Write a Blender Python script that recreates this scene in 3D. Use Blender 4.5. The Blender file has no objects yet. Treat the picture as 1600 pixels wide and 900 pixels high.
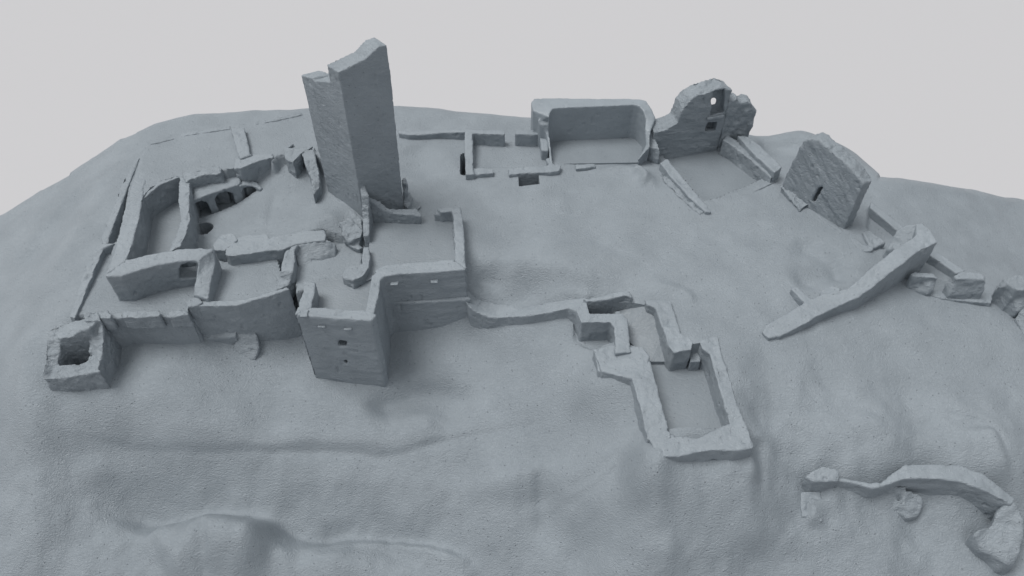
import bpy, bmesh, math
import numpy as np
from mathutils import Vector

# ------------------------------------------------------------------ camera, light, exposure
sc = bpy.context.scene
COL = sc.collection
PITCH = math.radians(46); SP, CP = math.sin(PITCH), math.cos(PITCH)
FPX = 1150.0; CAMZ = 10.0
cam = bpy.data.cameras.new('camera'); cam.lens = FPX/1600*36; cam.sensor_width = 36
cam.clip_start = .1; cam.clip_end = 500
co = bpy.data.objects.new('camera', cam); COL.objects.link(co)
co.location = (0, 0, CAMZ); co.rotation_euler = (math.pi/2-PITCH, 0, 0)
sc.camera = co
w = bpy.data.worlds.new('World'); sc.world = w; w.use_nodes = True
bg = w.node_tree.nodes['Background']
bg.inputs[1].default_value = .62
# light tent: bright ceiling, dimmer walls, dark floor side
_n = w.node_tree.nodes; _l = w.node_tree.links
_tc = _n.new('ShaderNodeTexCoord'); _sx = _n.new('ShaderNodeSeparateXYZ'); _cr = _n.new('ShaderNodeValToRGB')
_mr = _n.new('ShaderNodeMapRange'); _mr.inputs[1].default_value = -1; _mr.inputs[2].default_value = 1
_l.new(_tc.outputs['Generated'], _sx.inputs[0]); _l.new(_sx.outputs['Z'], _mr.inputs[0]); _l.new(_mr.outputs[0], _cr.inputs[0])
_e = _cr.color_ramp.elements
_e[0].position = .45; _e[0].color = (.34, .365, .39, 1); _e[1].position = .92; _e[1].color = (.98, 1.0, 1.02, 1)
_m = _e.new(.62); _m.color = (.52, .55, .58, 1)
_l.new(_cr.outputs[0], bg.inputs[0])
sl = bpy.data.lights.new('softbox', 'SUN'); sl.energy = 2.3; sl.angle = math.radians(30); sl.color = (1, .985, .96)
so = bpy.data.objects.new('softbox', sl); COL.objects.link(so)
so.rotation_euler = Vector((-.46, .06, 1.0)).to_track_quat('Z', 'Y').to_euler()
sc.view_settings.view_transform = 'Standard'; sc.view_settings.look = 'None'
sc.view_settings.exposure = 0; sc.view_settings.gamma = 1

# ------------------------------------------------------------------ coordinates
def U(px, py, z):
    """point of the model at height z seen at photo pixel (1600x900)"""
    u = (px-800)/FPX; v = (py-450)/FPX; t = (CAMZ-z)/(SP+v*CP)
    return (u*t, t*(CP-v*SP), z)
def proj(x, y, z):
    dz = z-CAMZ; D = y*CP-dz*SP; up = y*SP+dz*CP
    return (800+FPX*x/D, 450-FPX*up/D)
def zat(P, py):
    lo, hi = -9, 8
    for _ in range(50):
        m = (lo+hi)/2
        if proj(P[0], P[1], m)[1] > py: lo = m
        else: hi = m
    return lo
A = lambda X, Y: (50+X/4, 160+Y/4)
B = lambda X, Y: (50+X/3.75, 380+Y/3.75)
Cc = lambda X, Y: (350+X/4, 40+Y/4)
D = lambda X, Y: (350+X/4, 260+Y/4)
E = lambda X, Y: (400+X/4, 400+Y/4)
Fq = lambda X, Y: (680+X/4, 130+Y/4)
G = lambda X, Y: (980+X/4, 110+Y/4)
H = lambda X, Y: (1180+X/3.81, 190+Y/3.81)
I = lambda X, Y: (1180+X/3.81, 330+Y/3.81)
J = lambda X, Y: (720+X/3.3333, 400+Y/3.3333)
K = lambda X, Y: (860+X/3.75, 500+Y/3.75)
L = lambda X, Y: (1180+X/3.75, 660+Y/3.75)
def each(f, *pts): return [f(*q) for q in pts]

# ------------------------------------------------------------------ numpy noise
def _h(ix, iy, iz):
    n = (ix.astype(np.int64)*374761393 + iy.astype(np.int64)*668265263 + iz.astype(np.int64)*2147483647) & 0xffffffff
    n = ((n ^ (n >> 13))*1274126177) & 0xffffffff
    n = n ^ (n >> 16)
    return (n & 0xffff)/32767.5-1
def vnoise(P):
    f = np.floor(P).astype(np.int64); t = P-f; t = t*t*t*(t*(t*6-15)+10)
    r = 0
    for dx in (0, 1):
        for dy in (0, 1):
            for dz in (0, 1):
                wgt = (t[:, 0] if dx else 1-t[:, 0])*(t[:, 1] if dy else 1-t[:, 1])*(t[:, 2] if dz else 1-t[:, 2])
                r = r+wgt*_h(f[:, 0]+dx, f[:, 1]+dy, f[:, 2]+dz)
    return r
def fbm(P, scale, octv=3, seed=0):
    r = 0; a = 1
    Q = P/scale+seed*17.31
    for i in range(octv):
        r = r+a*vnoise(Q); Q = Q*2.03+5.7; a *= .5
    return r

# ------------------------------------------------------------------ material
def resin(name, tone=1.0, strength=.35, grain=1.0, tilt=0.0, sc_=(7, 13, 16)):
    m = bpy.data.materials.new(name); m.use_nodes = True
    nt = m.node_tree; N = nt.nodes; LK = nt.links; b = N['Principled BSDF']
    b.inputs['Roughness'].default_value = .42
    b.inputs['Specular IOR Level'].default_value = .5
    geo = N.new('ShaderNodeNewGeometry')
    n1 = N.new('ShaderNodeTexNoise'); n1.inputs['Scale'].default_value = 1.3; n1.inputs['Detail'].default_value = 5
    LK.new(geo.outputs['Position'], n1.inputs['Vector'])
    cr = N.new('ShaderNodeValToRGB')
    c0 = [x*tone for x in (.252, .286, .317)]; c1 = [x*tone for x in (.296, .334, .368)]
    cr.color_ramp.elements[0].position = .3; cr.color_ramp.elements[0].color = (*c0, 1)
    cr.color_ramp.elements[1].position = .7; cr.color_ramp.elements[1].color = (*c1, 1)
    LK.new(n1.outputs['Fac'], cr.inputs['Fac'])
    # tiny dark pinholes left by casting
    vo = N.new('ShaderNodeTexVoronoi'); vo.inputs['Scale'].default_value = 7.5
    LK.new(geo.outputs['Position'], vo.inputs['Vector'])
    mr = N.new('ShaderNodeMapRange'); mr.inputs[1].default_value = .05; mr.inputs[2].default_value = .11
    mr.inputs[3].default_value = 1; mr.inputs[4].default_value = 0
    LK.new(vo.outputs['Distance'], mr.inputs[0])
    mx = N.new('ShaderNodeMixRGB'); mx.inputs['Color2'].default_value = (.12*tone, .135*tone, .155*tone, 1)
    ml = N.new('ShaderNodeMath'); ml.operation = 'MULTIPLY'; ml.inputs[1].default_value = .6
    LK.new(mr.outputs[0], ml.inputs[0]); LK.new(ml.outputs[0], mx.inputs['Fac'])
    LK.new(cr.outputs[0], mx.inputs['Color1']); LK.new(mx.outputs[0], b.inputs['Base Color'])
    # brushed wrinkles : stretched, distorted noise + grain
    mp = N.new('ShaderNodeMapping'); mp.inputs['Scale'].default_value = sc_; mp.inputs['Rotation'].default_value = (0, tilt, 0)
    LK.new(geo.outputs['Position'], mp.inputs['Vector'])
    n2 = N.new('ShaderNodeTexNoise'); n2.inputs['Scale'].default_value = 1; n2.inputs['Detail'].default_value = 4
    n2.inputs['Distortion'].default_value = 1.6; n2.inputs['Roughness'].default_value = .62
    LK.new(mp.outputs[0], n2.inputs['Vector'])
    n3 = N.new('ShaderNodeTexNoise'); n3.inputs['Scale'].default_value = 42; n3.inputs['Detail'].default_value = 2
    n3.inputs['Distortion'].default_value = .8
    LK.new(geo.outputs['Position'], n3.inputs['Vector'])
    ad = N.new('ShaderNodeMath'); ad.operation = 'MULTIPLY_ADD'; ad.inputs[1].default_value = .45*grain
    LK.new(n3.outputs['Fac'], ad.inputs[0]); LK.new(n2.outputs['Fac'], ad.inputs[2])
    sb = N.new('ShaderNodeMath'); sb.operation = 'SUBTRACT'
    LK.new(ad.outputs[0], sb.inputs[0]); LK.new(mr.outputs[0], sb.inputs[1])
    bp = N.new('ShaderNodeBump'); bp.inputs['Strength'].default_value = strength; bp.inputs['Distance'].default_value = .075
    LK.new(sb.outputs[0], bp.inputs['Height']); LK.new(bp.outputs[0], b.inputs['Normal'])
    return m
M_GROUND = resin('ground_resin', 1.0, .52, 1.15, 0.0, (11, 21, 24))
M_WALL = resin('wall_resin', 1.0, .42, 1.0, 0.0, (8, 17, 26))
M_SMOOTH = resin('smooth_resin', 1.0, .22, .8)
M_FLOOR_SHADED = resin('shaded_floor_resin', .84, .3, .8)  # same resin toned down: shade in the sunken floors put into the colour
M_TOWER = resin('scratched_resin', 1.0, .45, .8, math.radians(-32), (4, 9, 24))
M_ROUGH = resin('rough_resin', 1.0, .55)

# ------------------------------------------------------------------ object helpers
def tag(o, label=None, cat=None, group=None, kind=None):
    for k, v in (('label', label), ('category', cat), ('group', group), ('kind', kind)):
        if v: o[k] = v
    return o
def thing(name, loc, label, cat, group=None):
    o = bpy.data.objects.new(name, None); COL.objects.link(o); o.location = loc; o.empty_display_size = .2
    return tag(o, label, cat, group)

def prism(top, bot):
    """closed solid from a top loop and a bottom loop (same count)"""
    n = len(top); V = [tuple(p) for p in top]+[tuple(p) for p in bot]
    Fc = [list(range(n)), list(range(2*n-1, n-1, -1))]
    for i in range(n):
        j = (i+1) % n
        Fc.append([i, i+n, j+n, j])
    return V, Fc
def poly(pts, z, base):
    """top outline traced at height z (number, or one per point) standing on base"""
    zs = z if isinstance(z, (list, tuple)) else [z]*len(pts)
    T = [U(p[0], p[1], q) for p, q in zip(pts, zs)]
    return [prism(T, [(t[0], t[1], base) for t in T])]
def strip(st, base):
    """wall whose top is traced by stations (edge point, edge point, height); one closed solid"""
    out = []
    for a, b in zip(st[:-1], st[1:]):
        T = [U(*a[0], a[2]), U(*b[0], b[2]), U(*b[1], b[2]), U(*a[1], a[2])]
        out.append(('seg', T, base))
    # build as a single loft
    V = []; n = len(st)
    for s in st:
        p = U(*s[0], s[2]); q = U(*s[1], s[2])
        V += [p, q, (p[0], p[1], base), (q[0], q[1], base)]
    Fc = []
    for i in range(n-1):
        a = 4*i; b = a+4
        Fc += [[a, b, b+1, a+1], [a+2, a+3, b+3, b+2], [a, a+2, b+2, b], [a+1, b+1, b+3, a+3]]
    Fc += [[0, 1, 3, 2], [4*(n-1), 4*(n-1)+2, 4*(n-1)+3, 4*(n-1)+1]]
    return [(V, Fc)]
def strips(ea, eb, zs, base, n=None):
    """two edges given as polylines with the same number of points"""
    zs = zs if isinstance(zs, (list, tuple)) else [zs]*len(ea)
    return strip([(a, b, z) for a, b, z in zip(ea, eb, zs)], base)
def wbox(p0, p1, thick, ztop, zbase, side=1):
    """box along the world line p0-p1, growing to one side"""
    dx, dy = p1[0]-p0[0], p1[1]-p0[1]; l = math.hypot(dx, dy); nx, ny = -dy/l*thick*side, dx/l*thick*side
    z0, z1 = ztop if isinstance(ztop, (list, tuple)) else (ztop, ztop)
    T = [(p0[0], p0[1], z0), (p1[0], p1[1], z1), (p1[0]+nx, p1[1]+ny, z1), (p0[0]+nx, p0[1]+ny, z0)]
    return [prism(T, [(t[0], t[1], zbase) for t in T])]
def arch(p0, p1, z0, zs, zt, depth, back=.15, n=10):
    """cutter with a round head: base points p0,p1 (world xy), springing zs, crown zt, running back by depth"""
    dx, dy = p1[0]-p0[0], p1[1]-p0[1]; l = math.hypot(dx, dy); nx, ny = -dy/l, dx/l
    prof = [(0, z0), (0, zs)]+[(.5-.5*math.cos(math.pi*i/n), zs+(zt-zs)*math.sin(math.pi*i/n)) for i in range(1, n)]+[(1, zs), (1, z0)]
    fa = [(p0[0]+dx*s-nx*back, p0[1]+dy*s-ny*back, z) for s, z in prof]
    fb = [(p0[0]+dx*s+nx*depth, p0[1]+dy*s+ny*depth, z) for s, z in prof]
    return [prism(fa, fb)]

def onface(p0, p1, px, py):
    """where the sight line through a photo pixel meets the upright plane p0-p1"""
    u = (px-800)/FPX; v = (py-450)/FPX; d = (u, CP-v*SP, -SP-v*CP)
    ex, ey = p1[0]-p0[0], p1[1]-p0[1]; nx, ny = -ey, ex
    t = (nx*p0[0]+ny*p0[1])/(nx*d[0]+ny*d[1]); return (d[0]*t, d[1]*t, CAMZ+d[2]*t)
def opening(p0, p1, pts, depth, back=.1, drop=0, along=False):
    W = [onface(p0, p1, *q) for q in pts]
    ex, ey = p1[0]-p0[0], p1[1]-p0[1]; l = math.hypot(ex, ey); n = (-ey/l, ex/l)
    if n[1] < 0: n = (-n[0], -n[1])
    if along:
        R_ = [Vector(a)-Vector((0, 0, CAMZ)) for a in W]
        return [prism([tuple(Vector(a)-r.normalized()*back) for a, r in zip(W, R_)], [tuple(Vector(a)+r.normalized()*depth) for a, r in zip(W, R_)])]
    return [prism([(a[0]-n[0]*back, a[1]-n[1]*back, a[2]) for a in W], [(a[0]+n[0]*depth, a[1]+n[1]*depth, a[2]-drop*(depth+back)/depth) for a in W])]

def raw(pieces, name):
    bm = bmesh.new()
    for V, Fc in pieces:
        vs = [bm.verts.new(v) for v in V]
        for f in Fc:
            try: bm.faces.new([vs[i] for i in f])
            except ValueError: pass
    bmesh.ops.triangulate(bm, faces=bm.faces[:])
    bmesh.ops.recalc_face_normals(bm, faces=bm.faces[:])
    me = bpy.data.meshes.new(name); bm.to_mesh(me); bm.free()
    return me
SEED = [0]
def solid(name, pieces, parent=None, mat=None, voxel=.023, smooth=2, rough=.010, scale=.16, fine=.004, rag=.0, crisp=.75, crisp_it=12, cuts=(), streak=None, after=None):
    """union of the pieces, softened and worn; one mesh object"""
    SEED[0] += 1
    # one small mesh per piece joined by the voxel grid keeps overlapping solids safe
    me = raw(pieces, name); o = bpy.data.objects.new(name, me); COL.objects.link(o)
    tmp = []
    m = o.modifiers.new('r0', 'REMESH'); m.mode = 'VOXEL'; m.voxel_size = voxel
    for c in cuts:
        cm = raw(c, 'cut'); cob = bpy.data.objects.new('cut', cm); COL.objects.link(cob); tmp.append(cob)
        b = o.modifiers.new('b', 'BOOLEAN'); b.operation = 'DIFFERENCE'; b.object = cob; b.solver = 'EXACT'
    if cuts:
        m = o.modifiers.new('r1', 'REMESH'); m.mode = 'VOXEL'; m.voxel_size = voxel
    m = o.modifiers.new('s', 'SMOOTH'); m.factor = .5; m.iterations = smooth+crisp_it
    dg = bpy.context.evaluated_depsgraph_get()
    sm = bpy.data.meshes.new_from_object(o.evaluated_get(dg)); PS = np.empty(len(sm.vertices)*3); sm.vertices.foreach_get('co', PS)
    bpy.data.meshes.remove(sm); m.iterations = smooth; dg = bpy.context.evaluated_depsgraph_get()
    ne = bpy.data.meshes.new_from_object(o.evaluated_get(dg))
    o.modifiers.clear()
    for t in tmp:
        cm = t.data; bpy.data.objects.remove(t); bpy.data.meshes.remove(cm)
    old = o.data; o.data = ne; bpy.data.meshes.remove(old); ne.name = name
    n = len(ne.vertices); P = np.empty(n*3); ne.vertices.foreach_get('co', P); P = P.reshape(-1, 3)
    if len(PS) == n*3: P = P+crisp*np.clip(P-PS.reshape(-1, 3), -.04, .04)
    Nn = np.empty(n*3); ne.vertices.foreach_get('normal', Nn); Nn = Nn.reshape(-1, 3)
    Q = P.copy()
    if streak is not None:           # stretch the noise along one direction
        sv = np.array(streak, float); sv /= np.linalg.norm(sv)
        Q = P-np.outer(P@sv, sv)*.72
    d = rough*fbm(Q, scale, 3, SEED[0])+fine*fbm(Q, scale*.28, 2, SEED[0]+.5)
    dents = np.clip(fbm(P, .11, 1, SEED[0]+9)-.72, 0, 1)*-.12
    d = d+dents*(1 if rough > .006 else .4)
    P2 = P+Nn*d[:, None]
    if rag:                          # ragged, weathered upper rims
        up = np.clip((Nn[:, 2]-.2)/.6, 0, 1)
        P2[:, 2] -= up*rag*np.clip(fbm(P*np.array([1, 1, .2]), .22, 3, SEED[0]+3)+.15, 0, 2)
    if after is not None: P2 = after(P2, Nn)
    off = np.array(parent.location) if parent else np.zeros(3)
    P2 = P2-off
    ne.vertices.foreach_set('co', P2.ravel()); ne.update()
    ne.polygons.foreach_set('use_smooth', [True]*len(ne.polygons))
    ne.materials.clear(); ne.materials.append(mat or M_WALL)
    if parent: o.parent = parent
    return o
def floor(pts, z, parent, name='floor', thick=.12, mat=None):
    me = raw(poly(pts, z, (z if not isinstance(z, (list, tuple)) else min(z))-thick), name)
    if parent:
        for v in me.vertices: v.co -= Vector(parent.location)
    me.materials.append(mat or M_FLOOR_SHADED)
    o = bpy.data.objects.new(name, me); COL.objects.link(o)
    if parent: o.parent = parent
    return o

# ------------------------------------------------------------------ terrain
CTRL = [
 # courtyard
 (800,300,0),(900,330,0),(1000,300,0),(800,380,0),(950,380,0),(1100,380,0),(1000,440,0),(1150,440,0),(690,245,0),(680,300,0),(650,230,0),
 (760,240,0),(735,340,0),(745,415,-.04),(775,446,-.33),(765,468,-.46),(830,455,-.33),(880,460,-.16),(800,425,-.06),(850,425,0),(741,455,-.33),(930,440,0),(1080,460,-.02),(1200,330,0),
 (1250,380,0),(1200,480,-.05),(1300,430,.02),(1330,390,.02),(1400,470,-.2),(1445,463,-.3),(1500,474,-.36),(1550,482,-.42),(1250,560,-.2),(1400,560,-.38),(1550,560,-.45),(1200,640,-.3),
 (1300,680,-.5),(1250,760,-.8),(1450,660,-.58),(1590,660,-.6),(1500,722,-.70),(1400,720,-.66),(1330,722,-.70),(1270,730,-.78),(1590,740,-.8),(1262,760,-.95),(1300,770,-1.0),(1340,768,-1.02),(1400,765,-1.1),
 (1450,775,-1.28),(1350,775,-1.12),(1300,850,-1.35),(1500,860,-1.6),(1590,895,-1.7),(1400,850,-1.5),(1560,800,-1.35),
 (1450,330,-.38),(1550,400,-.7),(1500,300,-.55),(1370,287,-.15),(1540,307,-.75),(1600,322,-1.1),(1230,235,-.2),(1260,222,-.1),(1180,222,-.15),(1600,428,-.85),(1330,320,-.05),
 # round the hall on the slope
 (995,670,-.5),(935,603,-.38),(880,520,-.5),(1012,730,-.45),(1100,722,-.4),(1178,714,-.32),(1190,600,-.1),(1150,520,-.02),(1120,470,0),(1185,660,-.2),(965,640,-.48),(1012,760,-.62),
 # foot of the front walls
 (610,521,-1.15),(690,516,-1.07),(740,513,-.97),(765,512,-.86),(820,508,-.64),(862,504,-.5),(898,502,-.43),(920,530,-.46),(700,560,-1.25),(800,580,-1.1),(600,592,-1.38),(488,588,-1.38),(455,527,-1.15),
 (395,535,-1.03),(240,549,-.93),(425,531,-1.09),(280,547,-.95),(362,540,-1.0),(330,545,-.97),(170,555,-.95),(168,606,-.96),(70,610,-.93),(120,614,-.95),
 (300,620,-1.25),(550,650,-1.62),(750,640,-1.42),(900,650,-1.0),(200,680,-1.6),(400,690,-1.78),(600,690,-1.8),(850,690,-1.4),
 (200,780,-2.25),(400,880,-2.6),(600,860,-2.65),(800,800,-2.1),(1000,800,-1.05),(1150,800,-.9),(1000,895,-1.65),(850,895,-2.6),(1200,895,-1.7),(100,890,-2.7),(700,895,-2.9),
 # western flank
 (30,560,-.98),(15,700,-1.75),(90,480,-.45),(50,520,-.75),(100,400,-.4),(150,330,-.2),(180,270,-.1),(60,400,-.7),(0,450,-1.1),(0,600,-1.4),
 (0,347,-1.3),(60,308,-.9),(150,252,-.4),(215,214,-.05),(300,187,0),(400,181,.05),(480,177,.1),(550,174,.05),(620,173,-.05),(700,181,-.08),(830,193,-.1),(920,190,-.2),(1010,190,-.2),(1100,200,-.2),
 # inside the palace
 (150,440,-.2),(140,490,-.35),(250,360,-.1),(330,378,-.1),(302,341,-.2),(342,333,-.2),(375,321,-.15),(407,302,-.02),(317,357,-.13),(360,350,-.1),(400,330,0),(430,300,.05),(470,290,.1),(440,350,.05),
 (480,335,.15),(520,328,.22),(500,370,.1),(545,325,.22),(600,315,.15),(628,328,.08),(650,310,.03),(440,265,.2),(640,250,0),(660,350,.1),(700,400,.1),
]
X = np.array([U(*c) for c in CTRL])
def tps(r2): return .5*r2*np.log(r2+1e-9)
def fitrbf(X, lam=.004):
    n = len(X); d2 = ((X[:, None, :2]-X[None, :, :2])**2).sum(-1)
    Kk = tps(d2)+lam*np.eye(n); Pm = np.c_[np.ones(n), X[:, :2]]
    Mx = np.block([[Kk, Pm], [Pm.T, np.zeros((3, 3))]])
    return np.linalg.solve(Mx, np.r_[X[:, 2], np.zeros(3)])
WR = fitrbf(X)
def evalrbf(Q):
    out = np.empty(len(Q))
    for i in range(0, len(Q), 20000):
        q = Q[i:i+20000]
        d2 = ((q[:, None, :]-X[None, :, :2])**2).sum(-1)
        out[i:i+20000] = tps(d2)@WR[:-3]+WR[-3]+q@WR[-2:]
    return out
def segdist(Q, poly_, closed=True):
    """distance to a polyline, nearest point, parameter index, signed side"""
    P = np.array([p[:2] for p in poly_], float); n = len(P)
    best = np.full(len(Q), 1e9); near = np.zeros((len(Q), 2)); side = np.zeros(len(Q)); par = np.zeros(len(Q))
    for i in range(n if closed else n-1):
        a = P[i]; b = P[(i+1) % n]; ab = b-a; L2 = (ab**2).sum()+1e-12
        t = np.clip(((Q-a)@ab)/L2, 0, 1); c = a+t[:, None]*ab
        d = np.hypot(*(Q-c).T); k = d < best
        best[k] = d[k]; near[k] = c[k]; par[k] = (i+t)[k]
        side[k] = np.sign(ab[0]*(Q[:, 1]-a[1])-ab[1]*(Q[:, 0]-a[0]))[k]
    return best, near, par, side
def inside(Q, poly_):
    P = np.array([p[:2] for p in poly_], float); n = len(P); r = np.zeros(len(Q), bool)
    for i in range(n):
        a = P[i]; b = P[(i+1) % n]
        c = ((a[1] > Q[:, 1]) != (b[1] > Q[:, 1]))
        with np.errstate(divide='ignore', invalid='ignore'):
            xx = (b[0]-a[0])*(Q[:, 1]-a[1])/(b[1]-a[1]+1e-15)+a[0]
        r ^= c & (Q[:, 0] < xx)
    return r
def gridaxis(lo, hi, step, olo, ohi):
    mid = np.arange(lo, hi, step); l = []; r = []; s = step; v = lo
    while v > olo: s *= 1.18; s = min(s, .8); v -= s; l.append(v)
    s = step; v = mid[-1]
    while v < ohi: s *= 1.18; s = min(s, .8); v += s; r.append(v)
    return np.r_[np.array(l[::-1]), mid, np.array(r)]
STEP = .037
gx = gridaxis(-11.8, 12.3, STEP, -30, 30); gy = gridaxis(4.9, 18.6, STEP, -14, 36)
GX, GY = np.meshgrid(gx, gy); Q = np.c_[GX.ravel(), GY.ravel()]
rim_px = [(0,345,-1.3),(60,305,-.9),(110,278,-.6),(150,250,-.4),(190,222,-.15),(215,212,-.05),(250,198,0),(300,185,0),(350,183,.02),(400,180,.05),(480,176,.1),(550,173,.05),(620,172,-.05),
          (660,174,-.06),(700,180,-.08),(760,188,-.1),(830,192,-.1),(920,190,-.2),(1010,190,-.2),(1100,205,-.2),(1180,219,-.15),(1215,222,-.2),(1260,213,-.1),(1310,235,-.1),(1370,285,-.15),(1420,292,-.35),(1500,300,-.55),(1540,305,-.75),(1600,320,-1.1)]
RIM = [U(*p)[:2] for p in rim_px]
RIM = [(-17, 7), (-14, 9.5)]+RIM+[(14, 12), (17, 9), (17, 1), (10, -3), (-10, -3), (-17, 1)]
ins = inside(Q, RIM); bd, near, _, _ = segdist(Q, RIM)
QE = np.where(ins[:, None], Q, near)
Z = evalrbf(QE)
Z = np.where(ins, Z, Z-1.25*(np.sqrt(bd**2+.75**2)-.75))
# smooth rounding just inside the rim too
# folds and creases of the hillside: (points px+z, height, half-width left, half-width right)
FG = 1.6
def curve(W, k=7):
    if len(W) < 3: return W
    P = [np.array(p[:2]) for p in W]; P = [2*P[0]-P[1]]+P+[2*P[-1]-P[-2]]; out = []
    for a, b, c, d in zip(P[:-3], P[1:-2], P[2:-1], P[3:]):
        for i in range(k):
            t = i/k; out.append(tuple(.5*(2*b+(c-a)*t+(2*a-5*b+4*c-d)*t*t+(3*b-a-3*c+d)*t**3)))
    return out+[tuple(P[-2])]
def near_(W, m):
    a = np.array(W); lo = a.min(0)-m; hi = a.max(0)+m
    return np.where((Q[:, 0] > lo[0]) & (Q[:, 0] < hi[0]) & (Q[:, 1] > lo[1]) & (Q[:, 1] < hi[1]))[0]
def fold(pts, amp, wl, wr=None, z=-1.5):
    W = curve([U(p[0], p[1], p[2] if len(p) > 2 else z)[:2] for p in pts]); wr = wr or wl
    kk = near_(W, 2.6*max(wl, wr)); d, _, par, side = segdist(Q[kk], W, False)
    wd = np.where(side > 0, wl, wr); n = len(W)-1
    tp = np.clip(np.minimum(par, n-par)/n*4, 0, 1); tp = tp*tp*(3-2*tp)
    Z[kk] += FG*amp*np.exp(-(d/wd)**2)*tp
def ledge(pts, amp, w=.03, reach=.45, z=-1.5):
    W = curve([U(p[0], p[1], p[2] if len(p) > 2 else z)[:2] for p in pts])
    kk = near_(W, 2.6*reach); d, _, par, side = segdist(Q[kk], W, False); n = len(W)-1
    tp = np.clip(np.minimum(par, n-par)/n*5, 0, 1)
    Z[kk] += amp*.5*np.tanh(side*d/w)*np.exp(-(d/reach)**2)*tp
# side>0 = left of travel direction (travelling right => far side)
fold([(20,900),(35,800),(60,700),(68,600),(75,560)], .12, .9, .4, -1.8)
fold([(110,720),(130,660),(120,600)], -.09, .5, .7, -1.5)
fold([(60,690),(170,695),(300,702),(400,698),(480,699),(560,703),(590,707),(640,702),(700,690),(790,683),(860,680)], -.025, .2, .06, -1.8)
ledge([(60,690),(170,695),(300,702),(400,698),(480,699),(560,703),(590,707),(640,702),(700,690),(790,683),(860,680)], .085, .04, .35, -1.8)
ledge([(400,697),(480,694),(560,698),(620,706)], .05, .04, .25, -1.8)
ledge([(150,775,-2.2),(240,790,-2.2),(340,797,-2.1),(420,808,-2.2),(520,838,-2.4),(620,856,-2.5),(700,884,-2.8)], -.05, .09, .5)
ledge([(880,742),(930,736),(985,716)], .05, .02, .2, -.8)
ledge([(800,470,-.2),(860,460,-.12),(920,457,0)], .05, .03, .2)
ledge([(1440,640,-.6),(1540,665,-.6),(1580,720,-.7)], .04, .03, .3)
fold([(60,685),(170,688),(300,694),(400,690),(480,690),(560,694),(640,693),(700,680),(790,674)], .02, .3, .12, -1.8)
fold([(60,730,-2),(140,765,-2.1),(200,782,-2.2),(280,790,-2.2),(340,784,-2.2),(420,800,-2.2),(520,830,-2.4),(620,850,-2.5),(700,880,-2.8),(780,915,-2.9)], -.34, .65, .34)
fold([(190,850,-2.2),(250,815,-2.1),(320,797,-2),(390,808,-2.1),(450,830,-2.3)], .22, .2, .7)
fold([(315,800,-2),(322,850,-2.3),(310,920,-2.5)], -.05, .09, .14)
fold([(250,900,-2.4),(320,860,-2.3),(420,880,-2.4)], .2, .6, .6)
fold([(450,845,-2.3),(540,838,-2.4),(620,842,-2.4),(690,865,-2.6),(760,905,-2.8)], .22, .16, .5)
fold([(560,640),(620,620),(690,612),(760,640)], -.18, .22, .5, -1.5)
fold([(430,600),(520,640),(620,660),(700,650)], .10, .4, .5, -1.5)
fold([(220,600),(300,640),(420,650)], .09, .5, .5, -1.3)
fold([(830,740),(850,790),(880,830),(960,870)], -.22, .3, .5, -1.8)
fold([(720,760),(800,770),(850,830),(900,890)], .18, .5, .35, -2.0)
fold([(880,740),(930,735),(980,715)], -.05, .12, .2, -1.0)
fold([(960,745),(1000,760),(1010,800),(1040,860),(1060,910)], .15, .28, .4, -1.2)
fold([(1100,740),(1160,800),(1190,860)], .08, .3, .5, -1.1)
fold([(1190,690),(1210,750),(1280,830),(1400,900)], -.12, .5, .5, -1.0)
fold([(1170,710),(1178,730),(1190,800)], -.05, .1, .15, -.9)
fold([(1160,730),(1170,770)], .05, .15, .1, -.9)
fold([(1270,770),(1275,812)], .09, .2, .06, -1.0)
fold([(1530,672),(1550,705),(1580,750)], .07, .12, .3, -.7)
fold([(1240,590),(1350,620),(1480,610)], -.06, .5, .6, -.3)
fold([(1200,520),(1190,600),(1200,680)], -.09, .35, .35, -.2)
fold([(60,470),(110,400),(150,350)], .06, .4, .4, -.5)
fold([(0,420),(80,350),(150,300)], -.07, .3, .5, -.6)
fold([(745,455,-.2),(750,435,-.15),(780,424,-.1),(850,428,0)], -.05, .15, .2)
fold([(740,395,0),(770,416,0),(830,418,0),(900,430,0),(960,452,0)], .05, .3, .16)
fold([(748,450,-.2),(752,428,-.1),(790,424,0)], -.04, .1, .1)
fold([(770,471,-.2),(840,465,-.15),(905,459,0),(930,462,0)], .06, .14, .1)
fold([(1000,452,0),(1050,450,0),(1075,462,0),(1075,480,0)], .04, .12, .2)
fold([(930,270,0),(975,262,0),(1010,275,0),(1020,300,0)], .06, .15, .25)
fold([(985,272,0),(998,268,0),(1008,280,0),(998,292,0)], .07, .08, .1)
fold([(1235,375,0),(1290,400,0),(1340,440,0)], -.06, .2, .3)
fold([(640,225,0),(665,245,0),(660,290,0)], -.05, .3, .4)
fold([(1180,225,-.2),(1220,225,-.2),(1270,230,-.2)], -.08, .2, .5)
fold([(1240,447,0),(1290,428,0),(1330,425,0)], -.08, .35, .2)
fold([(540,345,.2),(500,350,.15),(480,380,.1)], .05, .2, .2)
fold([(430,290,.1),(425,330,0),(420,365,0)], -.03, .1, .1)
Z = Z+.028*fbm(np.c_[Q, 0*Z], 1.1, 3, 2)+.006*fbm(np.c_[Q, 0*Z], .24, 2, 5)+.010*fbm(np.c_[Q, 0*Z], .5, 2, 6)
# stronger waves on the lower slope
lowm = np.clip((8.4-Q[:, 1])/2.0, 0, 1)*np.clip(bd/1.0, 0, 1)
Z = Z+lowm*.065*fbm(np.c_[Q, 0*Z], .7, 3, 8)

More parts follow.
